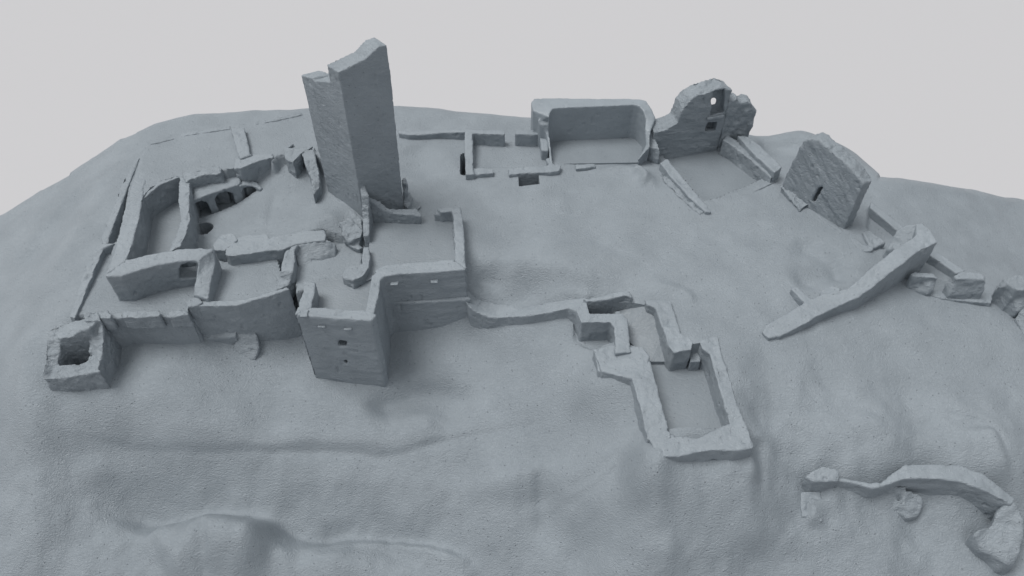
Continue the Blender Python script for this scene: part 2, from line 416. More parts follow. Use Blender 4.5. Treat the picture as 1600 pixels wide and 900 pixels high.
def setlevel(pts, zr, z, wid=0.0, snap=True, only=None):
    """level a plot of ground; pts px traced at height zr; hard edge unless wid > 0"""
    global Z, Q
    W = [U(p[0], p[1], p[2] if len(p) > 2 else zr)[:2] for p in pts]; Wn = np.array(W)
    lo = Wn.min(0)-wid-.2; hi = Wn.max(0)+wid+.2
    k = np.where((Q[:, 0] > lo[0]) & (Q[:, 0] < hi[0]) & (Q[:, 1] > lo[1]) & (Q[:, 1] < hi[1]))[0]
    q = Q[k]; i = inside(q, W); d, nr, _, _ = segdist(q, W)
    if wid > 0:
        t = np.where(i, 1, np.clip(1-d/wid, 0, 1)); t = t*t*(3-2*t)
        Z[k] = Z[k]*(1-t)+z*t
    else:
        if snap:
            sn = d < STEP*.5; Q[k[sn]] = nr[sn]
            i = i & ~sn
        Z[k[i]] = z
TERR = each(A, (726,247), (960,195), (1230,150)) + each(Cc, (200,600), (400,555), (620,540)) + [(545,200), (520,262)] + \
       each(Cc, (560,800), (470,790), (380,800), (330,810), (300,850)) + each(A, (1500,345), (1290,410), (1180,420), (985,475), (900,462), (800,495), (700,580)) + each(A, (692,590), (650,590), (608,585), (655,470), (700,315))
setlevel(TERR, .47, .47, .10)
Z = Z+.0
# lane between the kerb and the palace
setlevel(each(A, (600,515), (640,520), (560,900)) + each(B, (440,60), (420,40)) + each(A, (470,865)), -.25, -.28, 0)
setlevel(each(B, (415,45), (480,50), (440,190), (530,345), (260,430), (330,250)), -.25, -.25, .04)
# palace rooms
setlevel(each(A, (690,600), (740,540), (900,470), (950,470), (950,880), (700,930)) + [(213,405)], .45, -.25)
setlevel(each(A, (1008,640), (1290,570), (1420,545), (1430,590), (1300,640), (1170,685), (1008,730)), -.2, -.30, 0)
setlevel(each(B, (290,440), (330,400), (450,345), (500,345), (860,230), (965,215), (960,300), (930,440)), -.2, -.2, .03)
setlevel(each(B, (850,232), (978,222), (980,180), (852,186)), -.2, -.22, .0)
setlevel(each(B, (1050,90), (1150,110), (1440,90), (1490,270), (1490,290), (1380,335), (1250,368), (1030,375)), -.12, -.12, .03)
setlevel(each(D, (440,500), (640,470), (720,480), (860,500), (860,640), (740,742), (560,752), (450,790)), -.1, -.1, .05)
# keep and great hall floors
setlevel(each(E, (320,170), (530,120), (700,130), (715,200), (700,360), (280,350)) , .1, 0, 0)
setlevel(each(D, (920,350), (1230,320), (1330,315), (1420,310), (1450,600), (1000,640), (900,700), (780,740), (900,600)), .1, 0, 0)
# cistern, foundation, shaft
setlevel(each(Fq, (720,370), (735,495), (1250,490), (1230,375), (1190,345)), -.02, -.15, 0)
setlevel(each(Fq, (240,370), (245,520), (470,520), (640,520), (700,470), (640,360)), 0, -.03, .04)
setlevel(each(Fq, (518,548), (642,544), (654,640), (522,648)), 0, -1.0)
setlevel(each(Fq, (155,450), (190,430), (192,575), (155,565)), 0, -.5)
# well
wc = U(*A(1068,788), -.12)
WELL = [(wc[0]+.215*math.cos(a*math.pi/12), wc[1]+.215*math.sin(a*math.pi/12)) for a in range(24)]
def setworld(W, z):
    global Z, Q
    d, nr, _, _ = segdist(Q, W); i = inside(Q, W); sn = d < STEP*.5; Q[sn] = nr[sn]; Z[i & ~sn] = z
setworld(WELL, -1.0)
# chapel floor
CHF = each(G, (215,560), (570,495), (850,670), (905,678), (530,852), (470,865))
setlevel(CHF, -.22, -.36)
# ground behind diagonal wall towards the ditch
setlevel(each(H, (700,520), (840,650), (760,740), (680,640)), -.08, -.16, .1)
setlevel(each(H, (1030,800), (1190,900), (1160,930), (1000,850)), -.15, -.26, .1)
# hall on the slope
setlevel([J(672,303)+(-.38,), J(850,282)+(-.3,), J(886,268)+(-.2,), J(960,260)+(-.07,), J(1005,280)+(-.12,), J(1080,490)+(-.36,), J(1100,570)+(-.4,), J(990,570)+(-.4,), J(840,500)+(-.38,), J(820,330)+(-.38,), J(690,325)+(-.38,)], 0, -.5)
setlevel(each(K, (535,240), (690,262), (868,238), (890,250), (1035,630), (1000,690), (670,690)), -.46, -.6)
setlevel(each(J, (600,430), (600,350), (780,350), (790,470), (690,480)), -.45, -.55, .06)
# turret pit
setlevel(each(B, (165,570), (290,510), (330,520), (335,690), (150,715)), -.45, -1.45)

Z = np.maximum(Z, -7.05)
nx_, ny_ = len(gx), len(gy)
me = bpy.data.meshes.new('hillside')
V = np.c_[Q, Z]
idx = np.arange(nx_*ny_).reshape(ny_, nx_)
Fa = np.stack([idx[:-1, :-1], idx[:-1, 1:], idx[1:, 1:], idx[1:, :-1]], -1).reshape(-1, 4)
me.vertices.add(len(V)); me.vertices.foreach_set('co', V.ravel())
me.loops.add(Fa.size); me.loops.foreach_set('vertex_index', Fa.ravel().astype(np.int32))
me.polygons.add(len(Fa)); me.polygons.foreach_set('loop_start', np.arange(0, Fa.size, 4, dtype=np.int32))
me.polygons.foreach_set('loop_total', np.full(len(Fa), 4, dtype=np.int32))
me.update(calc_edges=True); me.validate()
me.polygons.foreach_set('use_smooth', [True]*len(me.polygons))
me.set_sharp_from_angle(angle=math.radians(50))
me.materials.append(M_GROUND)
terrain = bpy.data.objects.new('terrain', me); COL.objects.link(terrain); tag(terrain, kind='structure', label='grey cast hillside with soft folds carrying the castle ruins')

# backdrop sheet the cast model lies on
bm = bmesh.new(); S = 150
vs = [bm.verts.new(v) for v in ((-S, -60, -7), (S, -60, -7), (S, 240, -7), (-S, 240, -7))]; bm.faces.new(vs)
fm = bpy.data.meshes.new('backdrop'); bm.to_mesh(fm); bm.free()
mb = bpy.data.materials.new('backdrop_paper'); mb.use_nodes = True
pb = mb.node_tree.nodes['Principled BSDF']; pb.inputs['Base Color'].default_value = (.526, .520, .532, 1); pb.inputs['Roughness'].default_value = .9
pb.inputs['Specular IOR Level'].default_value = .1
fm.materials.append(mb); bo = bpy.data.objects.new('backdrop', fm); COL.objects.link(bo)
tag(bo, kind='structure', label='plain pale grey studio paper under the model')

# ================================================================== THE RUINS
def base(px, py, z): return U(px, py, z)
# ---- tower
tw = thing('stone_tower', base(570, 320, .1), 'tall square tower with a slanting broken top, the highest thing on the hill', 'tower')
Lb, Fb, Rb = U(512.5, 301, .15), U(569, 343, .15), U(630, 326, .1)
Lt, Ft, Rt = U(470.7, 117.5, 2.92), U(528.7, 112.5, 3.47), U(605, 71, 3.76)
def dn(p, z): return (p[0], p[1], z)
Bb = (Lb[0]+Rb[0]-Fb[0], Lb[1]+Rb[1]-Fb[1]); Bt = (Lt[0]+Rt[0]-Ft[0], Lt[1]+Rt[1]-Ft[1])
def lerp(a, b, t): return tuple(x+(y-x)*t for x, y in zip(a, b))
inx, iny = (Lb[0]-Fb[0])*.30, (Lb[1]-Fb[1])*.30
n1 = (inx, iny); l_ = math.hypot(*n1); n1 = (inx/l_*.34, iny/l_*.34)   # inward from right face
n2 = ((Rb[0]-Fb[0])*.32, (Rb[1]-Fb[1])*.32)                            # inward from left face
zb = -.3
def tpr(a_t, b_t, c_t, d_t, a_b, b_b, c_b, d_b): return [prism([a_t, b_t, c_t, d_t], [dn(a_b, zb), dn(b_b, zb), dn(c_b, zb), dn(d_b, zb)])]
pcs = []
mt = lerp(Ft, Rt, .55); mb_ = lerp(Fb, Rb, .55); mt = (mt[0], mt[1], 3.60)
m2 = lerp(Ft, Rt, .85); mb2 = lerp(Fb, Rb, .85); m2 = (m2[0], m2[1], 3.78)
pcs += tpr(Ft, mt, (mt[0]+n1[0], mt[1]+n1[1], 3.60), (Ft[0]+n1[0], Ft[1]+n1[1], 3.49), Fb, mb_, (mb_[0]+n1[0], mb_[1]+n1[1]), (Fb[0]+n1[0], Fb[1]+n1[1]))
pcs += tpr(mt, m2, (m2[0]+n1[0], m2[1]+n1[1], 3.80), (mt[0]+n1[0], mt[1]+n1[1], 3.60), mb_, mb2, (mb2[0]+n1[0], mb2[1]+n1[1]), (mb_[0]+n1[0], mb_[1]+n1[1]))
pcs += tpr(m2, Rt, (Rt[0]+n1[0], Rt[1]+n1[1], 3.80), (m2[0]+n1[0], m2[1]+n1[1], 3.80), mb2, Rb, (Rb[0]+n1[0], Rb[1]+n1[1]), (mb2[0]+n1[0], mb2[1]+n1[1]))
# left face wall : lower, with a nick
hx = lerp(Lt, Ft, .66); hb = lerp(Lb, Fb, .66); hx = (hx[0], hx[1], 3.20)
Lt2 = (Lt[0], Lt[1], 2.95); hz = 3.02
q1 = lerp(Lt, Ft, .30); q1b = lerp(Lb, Fb, .30)
q2 = lerp(Lt, Ft, .80); q2b = lerp(Lb, Fb, .80)
def wl(a, b, ab, bb, za, zc, th=1.0):
    t = (n2[0]*th, n2[1]*th)
    return tpr((a[0], a[1], za), (b[0], b[1], zc), (b[0]+t[0], b[1]+t[1], zc), (a[0]+t[0], a[1]+t[1], za), ab, bb, (bb[0]+t[0], bb[1]+t[1]), (ab[0]+t[0], ab[1]+t[1]))
pcs += wl(Lt, q1, Lb, q1b, 2.93, 3.02, 1.2)+wl(q1, q2, q1b, q2b, 2.98, 3.17, 1.2)+wl(q2, Ft, q2b, Fb, 3.1, 3.2, 1.2)
# back walls, broken lower
pcs += tpr((Lt[0], Lt[1], 2.8), (Bt[0], Bt[1], 2.3), (Bt[0]-n1[0], Bt[1]-n1[1], 2.3), (Lt[0]-n1[0], Lt[1]-n1[1], 2.8), Lb, Bb, (Bb[0]-n1[0], Bb[1]-n1[1]), (Lb[0]-n1[0], Lb[1]-n1[1]))
pcs += tpr((Rt[0], Rt[1], 3.3), (Bt[0], Bt[1], 2.3), (Bt[0]-n2[0], Bt[1]-n2[1], 2.3), (Rt[0]-n2[0], Rt[1]-n2[1], 3.3), Rb, Bb, (Bb[0]-n2[0], Bb[1]-n2[1]), (Rb[0]-n2[0], Rb[1]-n2[1]))
solid('shaft', pcs, tw, M_TOWER, voxel=.02, rough=.0058, scale=.13, fine=.004, rag=.03, smooth=2, streak=(.75, -.3, -.55))
solid('plinth', poly([(513,300),(565,341),(566,362),(545,372),(520,352),(495,345),(500,318)], [.22,.22,.12,.05,.05,.1,.15], -.3), tw, M_ROUGH, rough=.02, rag=.02)
# rubble beside tower
rb = tag(solid('rubble_pile', poly(each(D, (1112,80),(1135,95),(1140,140),(1120,150)), .5, -.1)+poly(each(D,(1120,135),(1165,150),(1175,190),(1150,260),(1125,240)), .22, -.1)+
     poly(each(D,(1160,200),(1210,215),(1225,245),(1205,265),(1160,260)), .12, -.1)+poly(each(D,(1118,70),(1142,75),(1140,110),(1115,105)), .6, -.1), None, M_ROUGH, voxel=.025, rough=.03, scale=.12, rag=.04),
     'small heap of broken rubble leaning on the right foot of the tall tower', 'rubble')

# ---- palace (west)
pal = thing('ruined_palace', base(250, 400, -.1), 'long roofless palace at the left edge, thick walls round two sunken rooms', 'building')
WWL = each(A, (716,246), (690,310), (640,470), (610,560), (590,640), (555,770)) + [B(480,60), B(430,188)]
WWR = each(A, (775,262), (748,350), (718,450), (700,530), (690,600), (665,740)) + [B(575,40), B(545,108)]
solid('wall', strips(WWL, WWR, [.46,.46,.47,.48,.49,.49,.49,.48], -.5), pal, rough=.012, rag=.008)
solid('wall', strips(each(B, (430,190),(520,190),(640,150),(780,115),(900,100),(972,100),(960,200),(945,305)),
                     each(B, (490,60),(560,95),(680,65),(790,42),(900,30),(1065,28),(1078,90),(1030,325)), [.48,.48,.48,.48,.48,.45,.30,.12], -.5),
      pal, rough=.010, rag=.01, cuts=[opening(U(*B(640,150), .48), U(*B(972,100), .48), each(B, (862,225),(858,160),(880,138),(920,124),(962,128),(962,215)), .46, .3)])
solid('wall', strips(each(A, (925,465),(915,550),(918,640),(928,720),(915,790),(875,880))+[B(800,45)],
                     each(A, (985,480),(985,560),(983,650),(985,720),(968,810),(935,880))+[B(868,20)], .46, -.5), pal, rough=.014, rag=.03)
# arched back wall of the room
solid('wall', strips(each(A, (690,610),(740,560),(800,515),(900,470),(930,465)), each(A, (680,540),(735,500),(800,465),(900,440),(930,440)), [.44,.46,.47,.47,.46], -.5), pal, rough=.012, rag=.02)
solid('wall', strips(each(A, (960,500),(990,478),(1080,450),(1175,440),(1182,440)), each(A, (930,430),(985,440),(1080,405),(1165,395),(1185,415)), [.50,.52,.52,.52,.5], -.3), pal, M_ROUGH, rough=.016, rag=.03)
solid('wall', strips(each(A, (1262,410),(1300,412),(1400,370),(1510,340),(1530,400)), each(A, (1270,350),(1330,330),(1400,322),(1500,318),(1525,330)), [.52,.54,.54,.52,.3], -.2), pal, rough=.010, rag=.012)
solid('wall', strips(each(A, (1240,155),(1262,230),(1290,330),(1300,350)), each(A, (1325,160),(1345,240),(1362,318),(1380,325)), [.60,.60,.58,.56], .2), pal, rough=.010, rag=.02)
solid('wall', strips(each(Cc, (370,770),(380,830),(430,850),(480,800),(490,800)), each(Cc, (440,740),(400,760),(470,760),(560,755),(570,760)), [.5,.56,.6,.6,.55], .0), pal, M_ROUGH, rough=.02, rag=.03)
solid('wall', strips(each(Cc, (485,790),(505,850),(540,940),(560,1060)), each(Cc, (560,770),(575,830),(590,900),(600,1000)), [.6,.58,.5,.42], .0), pal, M_ROUGH, rough=.018, rag=.03)
solid('rim', strips(each(A, (724,236),(800,228),(960,186),(1100,166),(1235,146)), each(A, (740,262),(800,250),(965,206),(1100,186),(1240,166)), .485, .1)+
      strips(each(Cc, (200,596),(330,572),(480,540)), each(Cc, (200,614),(330,592),(490,556)), .495, .1), pal, M_ROUGH, rough=.014, rag=.02)
# vaulted undercroft
uc_top = each(A, (1000,500),(1140,470),(1285,440),(1305,490),(1290,512),(1140,560),(1002,610))
a1, a2 = U(*A(1018,690), -.2), U(*A(1118,668), -.2); a3, a4 = U(*A(1165,668), -.2), U(*A(1275,630), -.2)
solid('undercroft', poly(uc_top, .26, -.35), pal, rough=.008, voxel=.024, smooth=2,
      cuts=[arch(a1[:2], a2[:2], -.4, -.02, .16, .6, .3), arch(a3[:2], a4[:2], -.4, .0, .19, .6, .3)])
a5, a6 = U(*A(1312,612), -.15), U(*A(1418,600), -.15)
solid('undercroft', poly(each(A, (1285,500),(1330,480),(1400,495),(1440,530),(1425,545),(1380,520),(1320,515),(1290,525)), [.2,.18,.12,.08,.07,.13,.19,.24], -.35), pal, rough=.008, voxel=.022, smooth=2,
      cuts=[arch(a5[:2], a6[:2], -.4, -.05, .11, .5, .35)])
floor(each(A, (700,600),(760,560),(905,500),(940,500),(940,930),(620,1010)), -.10, pal)
# low blocks in the middle
solid('platform', poly(each(D, (5,545),(12,505),(30,470),(80,445),(130,430),(262,424),(280,442),(380,425),(480,402),(560,398),(625,395),(640,430),(630,462),(540,472),(430,490),(372,518),(260,528),(160,545),(30,560)),
      [.14,.14,.14,.14,.14,.14,.14,.16,.2,.22,.22,.22,.2,.18,.16,.14,.14,.14,.14], -.4), pal, rough=.010, rag=.012)
solid('platform', poly(each(A, (1130,890),(1180,830),(1240,815),(1265,822),(1282,860),(1230,900),(1200,925),(1140,925)), .14, -.4), pal, rough=.012, rag=.02)
solid('wall', strips(each(D, (415,500),(378,540),(365,600),(358,655),(350,700),(330,770)), each(D, (470,480),(440,520),(442,580),(432,655),(415,710),(400,745)), [.2,.2,.18,.16,.02,-.02], -.4), pal, M_ROUGH, rough=.016, rag=.03)
solid('slope', poly(each(D, (430,490),(650,455),(700,480),(700,560),(600,600),(470,640)), [.16,.18,.08,-.08,-.12,-.12], -.4), pal, M_WALL, rough=.014, rag=.01, smooth=8)

# ---- well, shaft linings
def ring(name, W, z, th, depth, label, cat):
    cx = sum(p[0] for p in W)/len(W); cy = sum(p[1] for p in W)/len(W)
    bm = bmesh.new(); n = len(W); R = []
    for k, (f, zz) in enumerate(((1+th, z-.12), (1+th*.8, z), (1.0, z+.004), (.985, z-.03), (.985, z-depth))):
        R.append([bm.verts.new((cx+(x-cx)*f, cy+(y-cy)*f, zz)) for x, y in W])
    for a, b in zip(R[:-1], R[1:]):
        for i in range(n): bm.faces.new([a[i], a[(i+1) % n], b[(i+1) % n], b[i]])
    bm.faces.new(R[-1])
    bmesh.ops.recalc_face_normals(bm, faces=bm.faces[:])
    for f_ in bm.faces: f_.smooth = n > 8 and len(f_.verts) == 4
    me_ = bpy.data.meshes.new(name); bm.to_mesh(me_); bm.free(); me_.materials.append(M_FLOOR_SHADED)
    o = bpy.data.objects.new(name, me_); COL.objects.link(o); return tag(o, label, cat)
ring('well', WELL, -.13, .12, .85, 'round dark well sunk in the palace court below the three arches', 'well')
ring('stone_shaft', [U(*p, 0)[:2] for p in each(Fq, (518,548),(642,544),(654,640),(522,648))], .004, .07, .9, 'square open shaft in the courtyard before the small foundation', 'shaft')

# ---- kerb wall west
tag(solid('kerb_wall', strips(each(A, (655,345),(560,520),(430,845),(440,885)), each(A, (672,345),(602,520),(480,845),(480,880)), [-.0,-.02,-.05,-.1], -.6)+
    strips([A(430,880)]+each(B, (370,30),(300,180),(215,430)), [A(520,880)]+each(B, (415,30),(350,190),(250,440)), [-.06,-.08,-.12,-.2], -.8), None, rough=.010, rag=.02),
    'narrow kerb wall running down the left flank outside the palace', 'wall')

# ---- turret
tu = thing('corner_turret', base(115, 560, -.6), 'small crumbling open turret at the lower left end of the curtain wall', 'turret')
solid('wall', strips(each(B, (100,500),(90,560),(75,660),(58,790)), each(B, (190,520),(165,570),(160,640),(148,722)), [-.22,-.3,-.45,-.62], -1.5)+
      strips(each(B, (58,790),(200,790),(330,765),(395,750)), each(B, (148,718),(200,715),(290,705),(335,685)), [-.62,-.62,-.58,-.5], -1.5)+
      strips(each(B, (385,755),(410,650),(415,560),(410,440)), each(B, (325,695),(338,600),(325,520),(320,450)), [-.52,-.42,-.25,-.02], -1.5)+
      strips(each(B, (100,505),(200,465),(320,440),(410,440)), each(B, (165,560),(240,535),(285,510),(330,500)), [-.24,-.18,-.08,-.03], -1.5)+
      strips(each(B, (300,405),(310,450)), each(B, (385,400),(400,455)), [.05,.02], -1.2), tu, M_ROUGH, rough=.022, rag=.045, scale=.14)

# ---- curtain wall
cw = thing('curtain_wall', base(300, 540, -.9), 'long straight curtain wall with broken crest between turret and keep', 'wall')
solid('wall', strips(each(B, (395,438),(500,440),(560,430),(740,425),(800,432),(912,415),(915,372),(1060,365),(1200,362),(1290,335),(1380,312),(1510,268)),
                     each(B, (385,395),(470,410),(540,405),(740,400),(790,410),(900,400),(905,340),(1000,338),(1190,335),(1280,318),(1370,295),(1490,258)),
                     [-.02,-.10,-.07,-.06,-.10,-.04,.03,.03,.03,.07,.1,.17], -1.6), cw, rough=.009, rag=.012, fine=.004)
for q, zz in (([(385,400),(440,395),(465,420),(460,440),(400,440)], .03), ([(525,400),(560,393),(600,398),(640,392),(700,395),(745,392),(752,415),(740,428),(640,432),(560,432),(522,430)], .03),
              ([(800,405),(850,392),(905,395),(918,415),(860,425),(800,428)], .04), ([(912,350),(925,318),(975,310),(990,330),(1000,345),(960,365),(915,372)], .06)):
    solid('merlon', poly(each(B, *q), zz, -.3), cw, M_ROUGH, rough=.014, rag=.035)
solid('ledge', poly(each(B, (700,530),(1000,520),(1195,515),(1195,545),(1000,560),(640,590),(560,590)), [-.80,-.76,-.72,-.76,-.84,-.9,-.92], -1.5), cw, rough=.01, smooth=4)
solid('buttress', poly(each(B, (1175,515),(1305,505),(1330,600),(1310,680),(1150,670),(1195,560)), [-.72,-.72,-.98,-1.16,-1.16,-.88], -1.8), cw, M_ROUGH, rough=.02, rag=.02, smooth=12)

# ---- keep
kp = thing('keep', base(540, 560, -1.2), 'square keep jutting out in front, with one small square window', 'keep')
KZ = .45
win0, win1 = U(*E(514,560), -.7), U(*E(562,562), -.7)
wz = zat(U(*E(540,562), 0), 0) if False else None
# front wall outer face line in the world
k0 = U(*E(243,368), KZ); k1 = U(*E(722,405), KZ)
solid('wall', strips(each(E, (345,318),(700,340),(755,370)), each(E, (243,368),(480,390),(722,405)), [KZ,KZ,KZ], -2.0), kp, rough=.008, voxel=.028, smooth=3,
      cuts=[opening(k0, k1, each(E, (514,530),(566,530),(568,566),(514,562)), .2), opening(k0, k1, each(E, (550,650),(570,648),(572,672),(550,670)), .15),
            opening(k0, k1, each(E, (695,555),(712,555),(712,566),(695,566)), .1)], streak=(1, .1, 0))
solid('wall', strips(each(E, (300,150),(295,215),(278,275),(243,368)), each(E, (372,165),(368,220),(352,280),(345,322)), [.44,.45,.45,KZ], -2.0), kp, rough=.008)
solid('wall', strips(each(E, (684,342),(700,250),(716,180),(722,125),(770,88)), each(E, (723,405),(752,300),(770,220),(774,150),(802,126)), [KZ,.45,.45,.45,.45], -2.0), kp, rough=.008)
for q in ((415,438), (575,452), (300,372)):
    pp = onface(k0, k1, *E(*q))
    solid('corbel', [prism([(pp[0]-.07, pp[1]-.05, pp[2]+.02), (pp[0]+.07, pp[1]-.05, pp[2]+.02), (pp[0]+.07, pp[1]+.12, pp[2]+.03), (pp[0]-.07, pp[1]+.12, pp[2]+.03)],
                            [(pp[0]-.04, pp[1]-.02, pp[2]-.04), (pp[0]+.04, pp[1]-.02, pp[2]-.04), (pp[0]+.05, pp[1]+.12, pp[2]-.04), (pp[0]-.05, pp[1]+.12, pp[2]-.04)])], kp, voxel=.015, rough=.006)
floor(each(E, (310,175),(520,125),(740,130),(725,200),(710,370),(280,350)), .08, kp)

# ---- great hall
gh = thing('great_hall', base(650, 380, .1), 'wide roofless hall joined to the keep, right of the tower', 'building')
solid('wall', strips(each(E, (742,92),(770,72),(820,52),(1000,38),(1240,20)), each(E, (778,140),(802,127),(900,112),(1100,100),(1312,84)), KZ, -2.0), gh, rough=.008, streak=(1, 0, 0))
solid('wall', strips(each(D, (1512,642),(1505,540),(1500,420),(1492,330),(1477,252)), each(D, (1445,590),(1442,480),(1438,380),(1430,300),(1418,272)), [KZ,.44,.43,.42,.4], -1.5), gh, rough=.010, rag=.01)
solid('wall', strips(each(D, (1310,300),(1330,262),(1400,252),(1475,252)), each(D, (1345,305),(1355,285),(1405,280),(1440,282)), [.28,.38,.4,.4], -.3), gh, rough=.010, rag=.012)
solid('wall', strips(each(D, (905,200),(940,235),(990,270),(1060,295),(1180,300),(1232,310)), each(D, (910,190),(975,215),(1030,262),(1090,268),(1200,264),(1222,290)), [.75,.6,.45,.38,.38,.32], -.3), gh, M_ROUGH, rough=.014, rag=.02)
solid('wall', strips(each(D, (848,110),(858,180),(862,240),(868,330),(872,430),(880,470)), each(D, (878,110),(905,185),(905,250),(908,330),(908,430),(912,470)), [1.0,.85,.65,.42,.3,.15], -.3), gh, M_ROUGH, rough=.016, rag=.03)
solid('wall', strips(each(D, (868,500),(865,560),(862,610),(830,620),(755,620),(738,690)), each(D, (905,500),(910,570),(905,625),(870,680),(812,710),(800,722)), [.28,.3,.3,.3,.3,.26], -.3), gh, M_ROUGH, rough=.012, rag=.02)
solid('plinth', strips(each(E, (800,300),(820,268),(1000,262),(1200,255),(1330,250)), each(E, (812,308),(826,294),(1000,290),(1200,280),(1344,268)), -.28, -2.0), gh, rough=.007, streak=(1, 0, 0))
g0 = U(*E(802,128), KZ); g1 = U(*E(1312,86), KZ)
for q in ((868,172), (1115,158)):
    pp = onface(g0, g1, *E(*q))
    solid('corbel', [prism([(pp[0]-.07, pp[1]-.07, pp[2]+.03), (pp[0]+.07, pp[1]-.07, pp[2]+.03), (pp[0]+.08, pp[1]+.12, pp[2]+.03), (pp[0]-.08, pp[1]+.12, pp[2]+.03)],
                            [(pp[0]-.02, pp[1]-.0, pp[2]-.07), (pp[0]+.02, pp[1]-.0, pp[2]-.07), (pp[0]+.03, pp[1]+.12, pp[2]-.07), (pp[0]-.03, pp[1]+.12, pp[2]-.07)])], gh, voxel=.015, rough=.006)
floor(each(D, (915,350),(1230,315),(1310,300),(1425,290),(1470,600),(1000,650),(960,690),(820,740),(900,620)), .12, gh)
tag(solid('rubble_pile', poly(each(D, (720,340),(770,320),(830,360),(860,400),(850,440),(770,470),(740,430)), [.3,.35,.3,.25,.2,.12,.2], -.4)+
     poly(each(D, (600,280),(690,300),(730,340),(700,400),(630,360)), [.12,.2,.25,.15,.1], -.4)+poly(each(D, (760,470),(830,480),(870,500),(850,520),(780,495)), .02, -.4), None, M_ROUGH, rough=.035, scale=.18, rag=.05),
     'rough heap of debris at the front foot of the tall tower', 'rubble')

# ---- curved wall
tag(solid('curved_wall', strips(each(J, (22,225),(40,262),(90,298),(150,318),(230,318),(330,312),(470,292),(560,270),(606,288)),
                                each(J, (30,100),(48,170),(110,232),(200,252),(300,246),(400,236),(480,230),(580,222),(655,216)), [-.3,-.38,-.5,-.54,-.5,-.40,-.25,-.12,-.03], -1.6), None, rough=.010, rag=.012),
    'low wall curving out from the great hall towards the sunken rooms', 'wall')

# ---- hall on the slope
sh = thing('sunken_hall', base(1080, 640, -.45), 'long sunken rectangular hall with thick low walls down the slope', 'building')
solid('wall', strips(each(J, (690,485),(735,600),(890,635))+each(K, (520,480),(545,580),(570,700)), each(J, (775,465),(860,468),(975,500))+each(K, (640,440),(672,560),(708,690)), [-.1,-.12,-.02,-.05,-.08,-.12], -1.4), sh, rough=.012, rag=.015)
solid('buttress', poly(each(J, (690,485),(780,462),(880,470),(950,470),(985,520),(960,580),(890,632),(850,630),(745,618),(715,600)), [-.12,-.1,-.03,0,0,-.03,-.1,-.18,-.2,-.18], -1.3), sh, rough=.016, rag=.02, scale=.3)
solid('wall', strips(each(K, (575,685),(600,740),(622,800)), each(K, (720,665),(740,700),(760,795)), -.12, -1.5)+
      strips(each(K, (700,675),(860,690),(950,650),(1060,605),(1150,600)), each(K, (700,800),(860,775),(960,760),(1080,765),(1190,745)), [-.12,-.12,-.08,-.06,-.06], -1.5), sh, rough=.014, rag=.015, scale=.3)
solid('wall', strips(each(K, (868,120),(890,165),(935,200),(975,340),(1010,460),(1050,600),(1060,700)), each(K, (940,90),(985,92),(1010,240),(1055,340),(1090,480),(1150,620),(1190,740)), [.08,.08,.06,.03,0,-.03,-.05], -1.4), sh, rough=.018, rag=.02, scale=.28)
solid('step', poly(each(K, (690,640),(900,632),(960,640),(940,665),(860,685),(700,672)), -.33, -.8), sh, rough=.006)
floor(each(K, (535,205),(690,225),(868,205),(900,245),(1045,630),(1010,700),(660,700)), -.46, sh)
# upper rooms
ur = thing('zigzag_annex', base(1000, 520, -.4), 'zigzag walled annex between curved wall and long sunken hall', 'building')
solid('wall', strips(each(J, (600,275),(612,310),(628,345),(720,342),(780,342),(802,370),(805,505)), each(J, (655,225),(662,265),(670,302),(770,300),(845,300),(868,325),(885,500)), [-.02,-.02,-.02,-.02,-.02,-.03,-.03], -1.3), ur, rough=.010, rag=.012)
solid('wall', strips(each(J, (640,225),(750,205),(830,180),(870,182),(888,200)), each(J, (660,238),(760,226),(850,205),(888,212),(893,232)), [.03,.06,.08,.07,.03], -1.0), ur, rough=.014, rag=.015)
solid('wall', strips(each(J, (962,235),(975,255),(1015,270),(1050,370),(1085,470),(1110,500)), each(J, (970,228),(1040,228),(1092,232),(1125,340),(1145,405),(1200,430)), [.05,.07,.07,.07,.07,.07], -1.0)+
      poly(each(J, (1080,450),(1120,410),(1190,420),(1208,450),(1200,488),(1110,500)), .07, -1.0), ur, rough=.012, rag=.015)
solid('step', poly(each(J, (1190,445),(1250,440),(1250,548),(1195,552)), -.2, -.8), ur, rough=.006)
floor(each(J, (820,288),(890,266),(962,257),(1012,275),(1052,400),(1110,550),(990,550),(850,420)), [-.3,-.2,-.07,-.12,-.26,-.38,-.38,-.36], ur)
floor(each(J, (665,298),(860,280),(860,335),(680,335)), -.38, ur)

# ---- foundation room
fr = thing('foundation_room', base(790, 240, 0), 'shallow square foundation with two doorway gaps, left of the deep rear room', 'foundation')
solid('wall', strips(each(Fq, (185,300),(232,310),(330,318),(433,322)), each(Fq, (195,282),(232,290),(330,292),(433,296)), .3, -.3)+
      strips(each(Fq, (185,295),(185,430),(190,570)), each(Fq, (232,310),(235,430),(240,570)), [.3,.22,.13], -.3)+
      strips(each(Fq, (190,535),(290,530),(362,535)), each(Fq, (190,570),(290,568),(362,562)), .1, -.3), fr, rough=.008, rag=.008, voxel=.025, smooth=2)
solid('wall', strips(each(Fq, (500,318),(600,322),(650,318),(700,300)), each(Fq, (500,295),(600,292),(640,285),(690,280)), .3, -.3)+
      strips(each(Fq, (650,300),(665,420)), each(Fq, (705,300),(708,420)), [.26,.24], -.3), fr, rough=.008, rag=.008, voxel=.025, smooth=2)
solid('wall', strips(each(Fq, (458,535),(560,522),(680,515),(770,505),(785,510)), each(Fq, (462,572),(580,562),(700,558),(770,550),(782,540)), .1, -.3)+
      strips(each(Fq, (690,470),(715,520)), each(Fq, (722,465),(745,520)), .1, -.3), fr, rough=.008, rag=.01, voxel=.025, smooth=2)
